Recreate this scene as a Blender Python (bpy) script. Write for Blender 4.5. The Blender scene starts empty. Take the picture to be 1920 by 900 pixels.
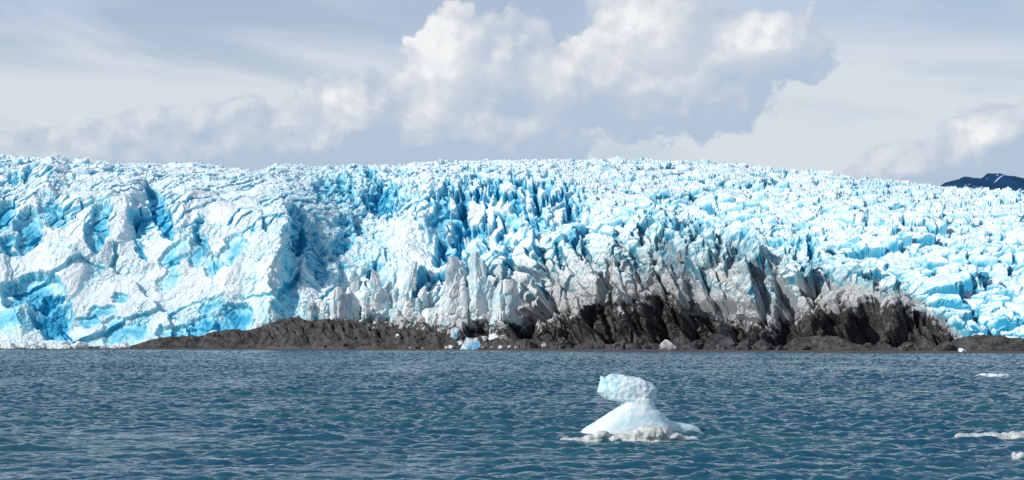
import bpy, bmesh, math, random
import numpy as np
from mathutils import Vector, Matrix, Euler

S = bpy.context.scene
COL = S.collection
random.seed(7)
rng = np.random.default_rng(11)
F32 = np.float32

# ------------------------------------------------------------------ camera, sun, sky
H_EYE, FOC, HORIZ = 5.0, 3000.0, 640.0           # eye height (m), focal length and horizon row of the 1920 px frame
cam_d = bpy.data.cameras.new("camera")
cam = bpy.data.objects.new("camera", cam_d)
COL.objects.link(cam)
cam.location = (0, 0, H_EYE)
cam.rotation_euler = (math.radians(90), 0, 0)
cam_d.sensor_width = 36.0
cam_d.lens = 36.0 * FOC / 1920.0
cam_d.shift_y = (HORIZ - 450.0) / 1920.0
cam_d.clip_start = 0.5
cam_d.clip_end = 60000.0
S.camera = cam

SUN_DIR = Vector((-0.75, -0.40, 0.52)).normalized()   # towards the sun
sun_d = bpy.data.lights.new("sun", "SUN")
sun_d.energy = 3.15
sun_d.angle = math.radians(0.53)
sun_d.color = (1.0, 0.965, 0.915)
sun = bpy.data.objects.new("sun", sun_d)
COL.objects.link(sun)
sun.rotation_euler = (-SUN_DIR).to_track_quat('-Z', 'Y').to_euler()

S.view_settings.view_transform = 'Standard'
S.view_settings.look = 'None'
S.view_settings.gamma = 1.0
S.view_settings.exposure = 0.07
S.cycles.max_bounces = 7
S.cycles.diffuse_bounces = 4
S.cycles.glossy_bounces = 3
S.cycles.caustics_reflective = False
S.cycles.caustics_refractive = False
S.cycles.use_denoising = True

world = bpy.data.worlds.new("World")
S.world = world
world.use_nodes = True


class NT:
    """Small helper to write node maths as expressions."""
    def __init__(self, tree):
        self.t = tree

    def n(self, typ, **kw):
        nd = self.t.nodes.new(typ)
        for k, v in kw.items():
            setattr(nd, k, v)
        return nd

    def put(self, sock, v):
        if isinstance(v, bpy.types.NodeSocket):
            self.t.links.new(v, sock)
        elif v is not None:
            sock.default_value = v

    def m(self, op, a, b=None, c=None, clamp=False):
        nd = self.n('ShaderNodeMath', operation=op)
        nd.use_clamp = clamp
        for i, v in enumerate((a, b, c)):
            self.put(nd.inputs[i], v)
        return nd.outputs[0]

    def add(self, a, b): return self.m('ADD', a, b)
    def sub(self, a, b): return self.m('SUBTRACT', a, b)
    def mul(self, a, b): return self.m('MULTIPLY', a, b)

    def sstep(self, x, lo, hi, a=0.0, b=1.0):
        nd = self.n('ShaderNodeMapRange', interpolation_type='SMOOTHSTEP')
        self.put(nd.inputs['Value'], x)
        self.put(nd.inputs['From Min'], lo); self.put(nd.inputs['From Max'], hi)
        self.put(nd.inputs['To Min'], a); self.put(nd.inputs['To Max'], b)
        return nd.outputs['Result']

    def lin(self, x, lo, hi, a=0.0, b=1.0):
        nd = self.n('ShaderNodeMapRange')
        nd.clamp = True
        self.put(nd.inputs['Value'], x)
        self.put(nd.inputs['From Min'], lo); self.put(nd.inputs['From Max'], hi)
        self.put(nd.inputs['To Min'], a); self.put(nd.inputs['To Max'], b)
        return nd.outputs['Result']

    def vec(self, x, y, z=0.0):
        nd = self.n('ShaderNodeCombineXYZ')
        for i, v in enumerate((x, y, z)):
            self.put(nd.inputs[i], v)
        return nd.outputs[0]

    def noise(self, vec, scale, detail=4.0, rough=0.55, dist=0.0, lac=2.0, typ='FBM'):
        nd = self.n('ShaderNodeTexNoise')
        nd.noise_type = typ
        self.put(nd.inputs['Vector'], vec)
        nd.inputs['Scale'].default_value = scale
        nd.inputs['Detail'].default_value = detail
        nd.inputs['Roughness'].default_value = rough
        nd.inputs['Lacunarity'].default_value = lac
        nd.inputs['Distortion'].default_value = dist
        return nd.outputs['Fac']

    def mix(self, f, a, b):
        nd = self.n('ShaderNodeMix', data_type='RGBA')
        self.put(nd.inputs[0], f)
        self.put(nd.inputs[6], a if isinstance(a, bpy.types.NodeSocket) else (*a, 1.0))
        self.put(nd.inputs[7], b if isinstance(b, bpy.types.NodeSocket) else (*b, 1.0))
        return nd.outputs[2]


def build_sky():
    t = world.node_tree
    t.nodes.clear()
    N = NT(t)
    out = N.n('ShaderNodeOutputWorld')
    bg = N.n('ShaderNodeBackground')
    sky = N.n('ShaderNodeTexSky', sky_type='NISHITA')
    sky.sun_disc = False
    sky.sun_elevation = math.asin(SUN_DIR.z)
    sky.sun_rotation = math.atan2(SUN_DIR.x, SUN_DIR.y) % (2 * math.pi)
    sky.altitude = 100
    sky.air_density = 1.0
    sky.dust_density = 0.6
    sky.ozone_density = 2.0
    STR = 0.10
    geo = N.n('ShaderNodeTexCoord')
    sep = N.n('ShaderNodeSeparateXYZ')
    t.links.new(geo.outputs['Generated'], sep.inputs[0])
    dx, dy, dz = sep.outputs
    az = N.m('ARCTAN2', dx, dy)
    el = N.m('ARCSINE', N.m('MAXIMUM', N.m('MINIMUM', dz, 1.0), -1.0))
    # sky angles in units of 1/30 rad, u growing to the right, v growing downwards
    U = N.add(N.mul(az, 30.9), 9.6)
    V = N.sub(6.4, N.mul(el, 30.3))

    def density(Uo, Vo, blobs, amp, seed):
        w = N.vec(Uo, Vo, seed)
        n1 = N.noise(w, 0.80, 9.0, 0.63, 0.2)
        vor = N.n('ShaderNodeTexVoronoi')
        vor.feature = 'SMOOTH_F1'
        N.put(vor.inputs['Vector'], N.vec(Uo, N.mul(Vo, 1.15), seed))
        vor.inputs['Scale'].default_value = 1.7
        vor.inputs['Smoothness'].default_value = 0.5
        try:
            vor.inputs['Detail'].default_value = 3.0
            vor.inputs['Roughness'].default_value = 0.5
        except Exception:
            pass
        bil = N.sub(0.5, vor.outputs['Distance'])
        tex = N.add(N.mul(N.sub(n1, 0.5), amp), N.mul(bil, amp * 0.42))
        m = None
        for (cx, cy, rx, ry, s) in blobs:
            a = N.mul(N.sub(Uo, cx), 1.0 / rx)
            b = N.mul(N.sub(Vo, cy), 1.0 / ry)
            q = N.mul(N.sub(1.0, N.m('SQRT', N.add(N.mul(a, a), N.mul(b, b)))), s)
            m = q if m is None else N.m('SMOOTH_MAX', m, q, 0.25)
        return N.add(N.add(m, tex), 0.26)

    main = [(1.6, 3.15, 1.6, 0.75, 1.2), (3.0, 3.0, 1.8, 0.95, 1.2), (4.2, 2.85, 1.4, 1.0, 1.3), (5.8, 2.75, 1.5, 1.0, 1.2), (6.7, 2.4, 1.5, 1.1, 1.2), (3.6, 3.25, 3.4, 0.75, 1.0), (8.0, 2.5, 1.5, 1.2, 1.2),
            (8.5, 1.3, 0.95, 1.15, 1.3), (9.6, 1.6, 1.0, 1.4, 1.1), (9.6, 2.6, 1.6, 1.2, 1.2), (11.3, 1.6, 1.4, 1.0, 1.1), (12.5, 0.7, 1.5, 1.25, 1.2),
            (14.2, 1.0, 1.8, 0.8, 1.1), (13.0, 1.7, 1.9, 0.9, 1.0)]
    right = [(18.7, 2.85, 1.1, 0.9, 1.2), (17.1, 3.25, 1.2, 0.6, 1.2), (19.9, 2.8, 1.2, 1.1, 1.2), (22.5, 2.9, 2.5, 1.2, 1.0)]
    blobs = main + right
    D0 = density(U, V, blobs, 1.05, 3.7)
    D1 = density(N.add(U, -0.15), N.add(V, -0.20), blobs, 1.05, 3.7)
    alpha = N.sstep(D0, -0.01, 0.17)
    lit = N.sstep(N.sub(D0, D1), -0.28, 0.80)
    # broad light on the sunward towers, cool thick bases
    Bn = None
    for (cx, cy, rx, ry) in [(8.25, 1.2, 0.8, 1.2), (12.1, 0.75, 1.2, 1.1), (14.3, 0.85, 0.9, 0.5), (10.3, 1.5, 0.5, 0.5), (18.3, 2.6, 0.5, 0.3), (6.3, 1.9, 0.6, 0.25)]:
        a = N.mul(N.sub(U, cx), 1.0 / rx)
        b = N.mul(N.sub(V, cy), 1.0 / ry)
        q = N.sub(1.0, N.m('SQRT', N.add(N.mul(a, a), N.mul(b, b))))
        Bn = q if Bn is None else N.m('SMOOTH_MAX', Bn, q, 0.3)
    top = N.sstep(Bn, -0.65, 0.75)
    light = N.sub(N.add(N.add(N.mul(lit, 0.75), N.mul(top, 0.44)), 0.10), N.sstep(V, 1.6, 3.0, 0.0, 0.10))
    light = N.add(light, N.mul(N.sub(N.noise(N.vec(N.mul(U, 0.7), V, 31.0), 0.8, 6.0, 0.6, 0.3), 0.5), 0.55))
    cl = N.n('ShaderNodeValToRGB')
    cr = cl.color_ramp
    cr.elements[0].position = 0.08; cr.elements[0].color = (0.43, 0.53, 0.655, 1)
    cr.elements[1].position = 1.0; cr.elements[1].color = (0.84, 0.855, 0.865, 1)
    e = cr.elements.new(0.42); e.color = (0.545, 0.61, 0.70, 1)
    e = cr.elements.new(0.72); e.color = (0.68, 0.715, 0.755, 1)
    N.put(cl.inputs['Fac'], light)
    # thin high veil between the blue gaps
    ve = N.noise(N.vec(N.mul(U, 0.16), N.add(N.mul(V, 0.75), N.mul(U, -0.11)), 5.0), 0.9, 5.0, 0.55, 0.6)
    veil = N.sstep(N.add(ve, N.mul(N.sstep(V, 0.0, 3.0), 0.13)), 0.36, 0.62, 0.55, 0.98)
    skyc = N.n('ShaderNodeVectorMath', operation='SCALE')
    t.links.new(sky.outputs['Color'], skyc.inputs[0])
    skyc.inputs['Scale'].default_value = STR
    band = N.sstep(N.add(V, N.mul(N.noise(N.vec(N.mul(U, 0.2), N.add(N.mul(V, 0.6), N.mul(U, -0.1)), 9.0), 0.8, 4.0), 2.6)), 1.3, 3.1)
    veil_col = N.mix(band, (0.53, 0.61, 0.74), (0.65, 0.705, 0.755))
    veil = N.mul(veil, N.sstep(el, 0.215, 0.45, 1.0, 0.12))
    c1 = N.mix(veil, skyc.outputs[0], veil_col)
    # scattered wisps
    wn = N.noise(N.vec(U, N.mul(V, 1.3), 21.0), 0.9, 5.0, 0.55, 0.4)
    wisp = N.sstep(wn, 0.66, 0.78, 0.0, 0.55)
    c2 = N.mix(wisp, c1, (0.47, 0.56, 0.68))
    c3 = N.mix(alpha, c2, cl.outputs['Color'])
    # below the horizon: plain
    N.put(bg.inputs['Color'], c3)
    bg.inputs['Strength'].default_value = 1.0
    t.links.new(bg.outputs[0], out.inputs['Surface'])
    world.cycles.sampling_method = 'MANUAL'
    world.cycles.sample_map_resolution = 512


build_sky()


# ------------------------------------------------------------------ numpy noise
def hash_u(ix, iy, seed):
    h = (ix.astype(np.int64) * 374761393 + iy.astype(np.int64) * 668265263 + seed * 974634777) & 0xFFFFFFFF
    h = ((h ^ (h >> 13)) * 1274126177) & 0xFFFFFFFF
    h = ((h ^ (h >> 16)) * 2246822519) & 0xFFFFFFFF
    return (h ^ (h >> 15)) & 0xFFFFFFFF


def h01(h, k=0):
    h = (h * (2654435761 + 2 * k * 40503) + k * 97531) & 0xFFFFFFFF
    h = ((h ^ (h >> 15)) * 2246822519) & 0xFFFFFFFF
    return ((h ^ (h >> 13)) & 0xFFFFFF).astype(F32) / F32(0xFFFFFF)


def vnoise(x, y, seed):
    """gradient noise, about -1..1"""
    ix = np.floor(x); iy = np.floor(y)
    fx = (x - ix).astype(F32); fy = (y - iy).astype(F32)
    ix = ix.astype(np.int64); iy = iy.astype(np.int64)
    u = fx * fx * fx * (fx * (fx * 6 - 15) + 10)
    v = fy * fy * fy * (fy * (fy * 6 - 15) + 10)

    def g(ox, oy):
        a = h01(hash_u(ix + ox, iy + oy, seed)) * F32(2 * math.pi)
        return np.cos(a) * (fx - ox) + np.sin(a) * (fy - oy)
    a = g(0, 0); b = g(1, 0); c = g(0, 1); d = g(1, 1)
    return ((a + (b - a) * u) + ((c + (d - c) * u) - (a + (b - a) * u)) * v) * F32(1.5)


def fbm(x, y, seed, octv=4, gain=0.5, ridge=False):
    s = 0; amp = 1.0; tot = 0
    for o in range(octv):
        f = 2.03 ** o
        n = vnoise(x * f + 17.3 * o, y * f - 9.1 * o, seed + o * 13)
        if ridge:
            n = 1 - 2 * np.abs(n)
        s = s + n * F32(amp); tot += amp; amp *= gain
    return s / tot


def cells(x, y, seed, jit=0.9):
    """Voronoi cells of unit size: edge distance, offset to the cell's point, hash of the cell"""
    ix = np.floor(x).astype(np.int64); iy = np.floor(y).astype(np.int64)
    d1 = np.full(x.shape, 1e9, F32); d2 = d1.copy()
    ox = np.zeros(x.shape, F32); oy = ox.copy(); hh = np.zeros(x.shape, np.int64)
    for i in (-1, 0, 1):
        for j in (-1, 0, 1):
            h = hash_u(ix + i, iy + j, seed)
            px = (x - (ix + i + 0.5 + (h01(h, 1) - 0.5) * jit)).astype(F32)
            py = (y - (iy + j + 0.5 + (h01(h, 2) - 0.5) * jit)).astype(F32)
            d = px * px + py * py
            nb = d < d1
            d2 = np.where(nb, d1, np.minimum(d2, d))
            d1 = np.where(nb, d, d1)
            ox = np.where(nb, px, ox); oy = np.where(nb, py, oy); hh = np.where(nb, h, hh)
    return np.sqrt(d2) - np.sqrt(d1), ox, oy, hh


def ss(x, a, b):
    t = np.clip((x - a) / (b - a), 0, 1)
    return t * t * (3 - 2 * t)


def facet(ox, oy, hh, steep=1.0, flat=0.35, nf=4, k0=10):
    """chiselled top of a block: the lowest of a few planes with random aspects"""
    h = None
    for j in range(nf):
        a = (h01(hh, k0 + 2 * j) + j) * F32(2 * math.pi / nf)
        s = F32(steep) * (0.45 + 0.9 * h01(hh, k0 + 2 * j + 1))
        p = F32(flat) * (0.6 + 0.8 * h01(hh, k0 + 40 + j)) - s * (np.cos(a) * ox + np.sin(a) * oy)
        h = p if h is None else np.minimum(h, p)
    return h


def blur(A, r, axis):
    if r < 1:
        return A
    k = int(r)
    for _ in range(2):
        P = np.pad(A, [(k + 1, k) if ax == axis else (0, 0) for ax in range(2)], mode='edge')
        C = np.cumsum(P, axis=axis, dtype=np.float64)
        n = A.shape[axis]
        A = ((np.take(C, range(2 * k + 1, 2 * k + 1 + n), axis) - np.take(C, range(0, n), axis)) / (2 * k + 1)).astype(F32)
    return A


def blur2(A, ru, rv):
    return blur(blur(A, rv, 0), ru, 1)


def tri(x, pts):
    return np.interp(x, [p[0] for p in pts], [p[1] for p in pts])


# ------------------------------------------------------------------ mesh helpers
def grid_mesh(name, X, Y, Z, attrs=None, smooth=True):
    nr, nc = X.shape
    me = bpy.data.meshes.new(name)
    co = np.stack([X, Y, Z], -1).reshape(-1, 3).astype(F32)
    me.vertices.add(nr * nc)
    me.vertices.foreach_set("co", co.ravel())
    i = np.arange((nr - 1) * (nc - 1))
    r, c = i // (nc - 1), i % (nc - 1)
    a = r * nc + c
    q = np.stack([a, a + 1, a + nc + 1, a + nc], -1).astype(np.int32)
    me.loops.add(q.size)
    me.loops.foreach_set("vertex_index", q.ravel())
    me.polygons.add(len(q))
    me.polygons.foreach_set("loop_start", np.arange(0, q.size, 4, dtype=np.int32))
    if smooth:
        me.polygons.foreach_set("use_smooth", np.ones(len(q), bool))
    for k, v in (attrs or {}).items():
        at = me.attributes.new(k, 'FLOAT', 'POINT')
        at.data.foreach_set("value", np.ascontiguousarray(v, dtype=F32).ravel())
    me.update()
    me.validate()
    return me


def link(name, me, mat=None, parent=None):
    o = bpy.data.objects.new(name, me)
    COL.objects.link(o)
    if mat is not None and me is not None and not me.materials:
        me.materials.append(mat)
    if parent is not None:
        o.parent = parent
    return o


def tag(o, label=None, cat=None, group=None, kind=None):
    if label: o['label'] = label
    if cat: o['category'] = cat
    if group: o['group'] = group
    if kind: o['kind'] = kind
    return o


def W(px, py, y):
    """world point at distance y that sits at this pixel of the 1920 x 900 frame"""
    return ((px - 960.0) / FOC * y, y, H_EYE + (HORIZ - py) / FOC * y)


# ------------------------------------------------------------------ materials
def principled(name):
    m = bpy.data.materials.new(name)
    m.use_nodes = True
    t = m.node_tree
    N = NT(t)
    b = t.nodes['Principled BSDF']
    return m, N, b


def bump(N, b, h, strength, dist):
    bp = N.n('ShaderNodeBump')
    bp.inputs['Strength'].default_value = strength
    bp.inputs['Distance'].default_value = dist
    N.put(bp.inputs['Height'], h)
    N.t.links.new(bp.outputs[0], b.inputs['Normal'])


def attr(N, name):
    a = N.n('ShaderNodeAttribute')
    a.attribute_name = name
    return a.outputs['Fac']


def mat_glacier():
    m, N, b = principled("glacier_ice")
    g = N.n('ShaderNodeNewGeometry').outputs['Position']
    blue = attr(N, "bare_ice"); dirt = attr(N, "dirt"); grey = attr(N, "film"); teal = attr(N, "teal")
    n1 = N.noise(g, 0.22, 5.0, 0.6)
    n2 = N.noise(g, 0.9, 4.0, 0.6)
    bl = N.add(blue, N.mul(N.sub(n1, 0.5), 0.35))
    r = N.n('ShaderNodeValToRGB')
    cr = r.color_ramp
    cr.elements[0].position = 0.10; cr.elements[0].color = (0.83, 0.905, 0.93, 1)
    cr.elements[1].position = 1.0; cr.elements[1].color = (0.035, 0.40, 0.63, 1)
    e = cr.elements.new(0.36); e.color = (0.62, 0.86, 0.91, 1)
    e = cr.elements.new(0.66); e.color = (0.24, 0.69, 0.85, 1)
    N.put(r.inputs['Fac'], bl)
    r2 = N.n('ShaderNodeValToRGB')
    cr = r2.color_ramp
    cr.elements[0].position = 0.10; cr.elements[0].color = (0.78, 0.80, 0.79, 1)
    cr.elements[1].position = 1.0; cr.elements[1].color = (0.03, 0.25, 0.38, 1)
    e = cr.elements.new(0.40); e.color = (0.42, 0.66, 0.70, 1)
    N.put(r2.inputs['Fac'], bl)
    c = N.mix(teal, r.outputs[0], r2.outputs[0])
    # grey rock flour
    st = N.noise(g, 0.5, 5.0, 0.65)
    fg = N.sstep(N.add(N.mul(N.sub(st, 0.5), 1.1), grey), 0.36, 0.74, 0.0, 0.85)
    film = N.mix(n2, (0.31, 0.30, 0.29), (0.60, 0.58, 0.56))
    c = N.mix(fg, c, film)
    # rock debris
    fd = N.sstep(N.add(N.mul(N.sub(N.noise(g, 0.22, 7.0, 0.68), 0.5), 2.1), dirt), 0.46, 0.54)
    rock = N.mix(N.sstep(N.add(N.mul(n2, 0.5), N.mul(N.noise(g, 0.12, 6.0, 0.65), 0.5)), 0.40, 0.62), (0.024, 0.024, 0.026), (0.130, 0.123, 0.118))
    c = N.mix(fd, c, rock)
    N.put(b.inputs['Base Color'], c)
    N.put(b.inputs['Roughness'], N.lin(blue, 0.2, 0.9, 0.75, 0.42))
    b.inputs['Specular IOR Level'].default_value = 0.3
    bump(N, b, N.add(N.noise(g, 0.8, 6.0, 0.62), N.mul(N.noise(g, 2.6, 3.0, 0.6), 0.35)), 0.45, 0.8)
    return m


def mat_rock(name, dark, light, sc=0.4, strength=0.9, dist=0.5, coord='Position'):
    m, N, b = principled(name)
    if coord == 'Position':
        g = N.n('ShaderNodeNewGeometry').outputs['Position']
    else:
        g = N.n('ShaderNodeTexCoord').outputs['Object']
    n = N.noise(g, sc, 7.0, 0.65)
    n2 = N.noise(g, sc * 6, 4.0, 0.6)
    c = N.mix(N.sstep(N.add(N.mul(n, 0.7), N.mul(n2, 0.3)), 0.36, 0.64), dark, light)
    N.put(b.inputs['Base Color'], c)
    b.inputs['Roughness'].default_value = 0.9
    b.inputs['Specular IOR Level'].default_value = 0.25
    bump(N, b, N.add(n, N.mul(n2, 0.5)), strength, dist)
    return m


def mat_iceblock(name, white, blue, sc=0.6, lo=0.42, hi=0.62, rough=0.5, bdist=0.3, bs=0.6, sss=0.0):
    m, N, b = principled(name)
    g = N.n('ShaderNodeTexCoord').outputs['Object']
    n = N.noise(g, sc, 5.0, 0.6)
    c = N.mix(N.sstep(n, lo, hi), white, blue)
    N.put(b.inputs['Base Color'], c)
    b.inputs['Roughness'].default_value = rough
    b.inputs['Specular IOR Level'].default_value = 0.35
    if sss:
        b.inputs['Subsurface Weight'].default_value = sss
        b.inputs['Subsurface Radius'].default_value = (0.25, 0.8, 1.0)
        b.inputs['Subsurface Scale'].default_value = 0.35
    bump(N, b, N.add(N.noise(g, sc * 4, 5.0, 0.6), N.mul(N.noise(g, sc * 16, 3.0, 0.6), 0.3)), bs, bdist)
    return m


def mat_water():
    m, N, b = principled("lake_water")
    g = N.n('ShaderNodeNewGeometry').outputs['Position']
    n = N.noise(g, 0.035, 3.0, 0.5)
    c = N.mix(N.sstep(n, 0.35, 0.65), (0.010, 0.080, 0.138), (0.018, 0.105, 0.132))
    N.put(b.inputs['Base Color'], c)
    b.inputs['Roughness'].default_value = 0.05
    b.inputs['IOR'].default_value = 1.333
    mp = N.n('ShaderNodeMapping')
    mp.inputs['Scale'].default_value = (0.55, 1.0, 1.0)
    N.put(mp.inputs['Vector'], g)
    bump(N, b, N.noise(mp.outputs[0], 2.8, 3.0, 0.6, 0.2), 0.7, 0.18)
    return m


M_GLACIER = mat_glacier()
M_MORAINE = mat_rock("moraine_gravel", (0.030, 0.029, 0.030), (0.145, 0.136, 0.128), 0.22, 1.0, 2.2)
M_BEACH = mat_rock("beach_gravel", (0.075, 0.071, 0.071), (0.125, 0.118, 0.117), 0.12, 0.5, 0.15)
M_BOULDER = mat_rock("boulder_rock", (0.030, 0.029, 0.030), (0.135, 0.128, 0.122), 0.5, 0.9, 0.4, 'Object')
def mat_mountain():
    m, N, b = principled("haze_tinted_rock")
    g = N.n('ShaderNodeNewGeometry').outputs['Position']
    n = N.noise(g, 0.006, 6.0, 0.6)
    c = N.mix(n, (0.005, 0.040, 0.105), (0.012, 0.060, 0.140))  # deep blue of distant haze painted into the rock colour
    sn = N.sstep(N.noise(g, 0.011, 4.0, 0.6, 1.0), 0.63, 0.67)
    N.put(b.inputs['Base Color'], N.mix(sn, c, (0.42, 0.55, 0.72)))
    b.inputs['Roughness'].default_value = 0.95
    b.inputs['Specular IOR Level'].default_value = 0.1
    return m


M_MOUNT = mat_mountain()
M_WATER = mat_water()
M_GROUND = mat_rock("lake_bed", (0.05, 0.05, 0.05), (0.08, 0.08, 0.075), 0.05)


# ------------------------------------------------------------------ ground, water
def shore_y(px):
    """distance of the waterline"""
    py = tri(px, [(-400, 656), (0, 656), (500, 656.4), (900, 657.5), (1300, 659.6), (1600, 661.6), (1920, 663.5), (2400, 665)])
    return 15000.0 / (py - HORIZ)


me = bpy.data.meshes.new("ground")
R_ = 30000.0
me.from_pydata([(-R_, -R_, -6), (R_, -R_, -6), (R_, R_, -6), (-R_, R_, -6)], [], [(0, 1, 2, 3)])
tag(link("ground", me, M_GROUND), kind='structure')


def ocean_tile(n, L, wind, ang, hs, seed, lmin):
    """one tile of a choppy lake surface from a wave spectrum: heights and sideways shifts"""
    r = np.random.default_rng(seed)
    k = 2 * np.pi * np.fft.fftfreq(n, L / n)
    kx, ky = np.meshgrid(k, k)
    kk = np.hypot(kx, ky); kk[0, 0] = 1e-6
    Lw = wind * wind / 9.81
    cosf = (kx * math.cos(ang) + ky * math.sin(ang)) / kk
    P = np.exp(-1 / (kk * Lw) ** 2) / kk ** 3.75 * (np.abs(cosf) ** 7 * 0.95 + 0.05) * np.exp(-(kk * lmin) ** 2)
    P[0, 0] = 0
    Hh = (r.normal(size=(n, n)) + 1j * r.normal(size=(n, n))) * np.sqrt(P)
    h = np.fft.ifft2(Hh)
    sc = hs / 4 / np.real(h).std()
    z = np.real(h) * sc
    dx = np.real(np.fft.ifft2(-1j * kx / kk * Hh)) * sc
    dy = np.real(np.fft.ifft2(-1j * ky / kk * Hh)) * sc
    return z.astype(F32), dx.astype(F32), dy.astype(F32)


def sample_tile(T, x, y, L):
    n = T.shape[0]
    u = (x / L * n) % n; v = (y / L * n) % n
    i = np.floor(u).astype(np.int32); j = np.floor(v).astype(np.int32)
    fu = (u - i).astype(F32); fv = (v - j).astype(F32)
    i0, j0 = i % n, j % n; i1, j1 = (i + 1) % n, (j + 1) % n
    return (T[j0, i0] * (1 - fu) + T[j0, i1] * fu) * (1 - fv) + (T[j1, i0] * (1 - fu) + T[j1, i1] * fu) * fv


def wave_height_fields():
    A = ocean_tile(512, 83.0, 2.3, math.radians(-86), 0.42, 3, 0.09)
    B = ocean_tile(512, 47.0, 1.6, math.radians(-92), 0.25, 5, 0.06)
    return A, B


def build_water():
    nr, nc = 2100, 1150
    p = 0.36
    tt = np.linspace(0, 1, nr)
    y0, y1 = 34.0, 990.0
    yr = (y0 ** p + (y1 ** p - y0 ** p) * tt) ** (1 / p)
    ac = np.linspace(-0.375, 0.375, nc)
    Yg, Ag = np.meshgrid(yr, ac, indexing='ij')
    Xg = Ag * (Yg + 45.0)
    A, B = wave_height_fields()
    Z = np.zeros(Xg.shape, F32); DX = Z.copy(); DY = Z.copy()
    for (T, L, rot) in ((A, 83.0, 0.05), (B, 47.0, -0.22)):
        c, s = math.cos(rot), math.sin(rot)
        xr, yr_ = Xg * c + Yg * s, -Xg * s + Yg * c
        Z += sample_tile(T[0], xr, yr_, L)
        a, b = sample_tile(T[1], xr, yr_, L), sample_tile(T[2], xr, yr_, L)
        DX += a * c - b * s; DY += a * s + b * c
    gust = 0.92 + 0.55 * fbm(Xg / 14, Yg / 40, 77, 3) + 0.35 * fbm(Xg / 70, Yg / 120, 79, 2)
    gust = gust - 0.30 * ss(fbm(Xg / 45, Yg / 14, 83, 3), 0.15, 0.45)
    gust = np.clip(gust, 0.22, 1.6)
    Z *= gust
    # calmer just off the beach
    px = 960 + 3000 * Xg / Yg
    calm = 0.25 + 0.75 * ss(shore_y(px) - Yg, 0, 60)
    me = grid_mesh("water", Xg + DX * 0.5, Yg + DY * 0.5, Z * calm)
    tag(link("water", me, M_WATER), kind='structure')


build_water()


# ------------------------------------------------------------------ beach and moraine
def front_y(px):
    return shore_y(px) + tri(px, [(-400, 50), (300, 55), (900, 62), (1400, 52), (1920, 46), (2400, 46)])


def mound_py(px):
    return tri(px, [(-400, 652), (60, 652), (225, 651), (262, 641), (300, 631), (340, 629), (372, 630), (400, 622), (432, 618), (470, 619), (495, 612),
                    (520, 603), (545, 596), (560, 597), (585, 604), (620, 601), (650, 603), (690, 608), (730, 613), (770, 617), (820, 622),
                    (870, 631), (940, 633), (990, 634), (1050, 640), (1120, 643), (1200, 641), (1280, 642), (1400, 645), (1470, 646), (1490, 632),
                    (1530, 629), (1570, 630), (1600, 640), (1640, 649), (1770, 648), (1795, 632), (1830, 626), (1870, 628), (1925, 632), (2400, 632)])


def build_land():
    nc, nr = 1900, 260
    px = np.linspace(-260, 2180, nc)
    s = np.concatenate([np.linspace(-14, 30, 60), np.linspace(30.4, 95, nr - 60)])
    Sg, PX = np.meshgrid(s, px, indexing='ij')
    Y = shore_y(PX) + Sg
    X = (PX - 960) / 3000 * Y
    Z = np.where(Sg < 0, Sg * 0.06, Sg * 0.032).astype(F32) + 0.06
    Z += 0.05 * fbm(X / 9, Sg / 5, 5, 3) * ss(Sg, 1, 8)
    top = front_y(PX) - 14
    mp = mound_py(PX)
    hz = H_EYE + (HORIZ - mp) / 3000 * (shore_y(PX) + 46)
    hz = np.maximum(hz - 2.6, 0.0)
    crest = 46 + 3.5 * fbm(X / 22, X * 0, 8, 3)
    width = np.clip(hz * 1.55 + 3, 6, 38)
    q = np.where(Sg < crest, 1 - (crest - Sg) / width, 1 - (Sg - crest) / (width * 1.6))
    q = np.clip(q, 0, 1)
    wx = X + 3 * fbm(X / 12, Sg / 12, 33, 3)
    # gullies run down the slope, slanting to the right
    gx = wx - 0.75 * (crest - Sg)
    gul = fbm(gx / 6.5, Sg / 22, 21, 4, 0.6, ridge=True) + 0.6 * fbm(gx / 13, Sg / 40, 29, 2, 0.5, ridge=True)
    gul2 = fbm(gx / 1.9, Sg / 12, 24, 3, 0.55, ridge=True)
    lump = fbm(X / 4.0, Sg / 4.0, 41, 4, 0.6)
    env = np.clip(q * (1 - q) * 4, 0, 1) * 0.75 + 0.25 * ss(q, 0.05, 0.5)
    prof = q ** 0.9
    Zm = hz * prof + hz * 0.34 * env * gul + np.minimum(hz, 9) * 0.16 * env * gul2 * (0.4 + lump) + env * np.minimum(hz, 6) * 0.22 * lump
    Z = Z + np.where(hz > 0.3, np.maximum(Zm, 0), 0)
    stony = ss(Sg, 14, 30)
    Z += stony * 0.6 * fbm(X / 2.2, Sg / 2.2, 51, 4, 0.6)
    me = grid_mesh("moraine", X, Y, Z)
    me.materials.append(M_MORAINE)
    me.materials.append(M_BEACH)
    fi = (np.arange(nr - 1)[:, None] < 78) & np.ones((1, nc - 1), bool)
    hf = (q[:-1, :-1] < 0.02) & (Sg[:-1, :-1] < 26 + 5 * fbm(X / 15, X * 0 + 3, 3, 3)[:-1, :-1])
    me.polygons.foreach_set("material_index", hf.astype(np.int32).ravel())
    me.update()
    tag(link("moraine", me), kind='structure')
    return X, Y, Z


LAND = build_land()


# ------------------------------------------------------------------ glacier
SKY = [(-400, 286), (0, 289), (100, 297), (205, 300), (240, 307), (330, 305), (400, 308), (480, 317), (520, 308), (600, 311), (700, 307), (760, 308), (820, 302),
       (1000, 299), (1150, 297), (1350, 303), (1440, 313), (1500, 318), (1560, 323), (1650, 336), (1760, 346), (1830, 353), (1920, 354), (2300, 360)]


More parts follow.
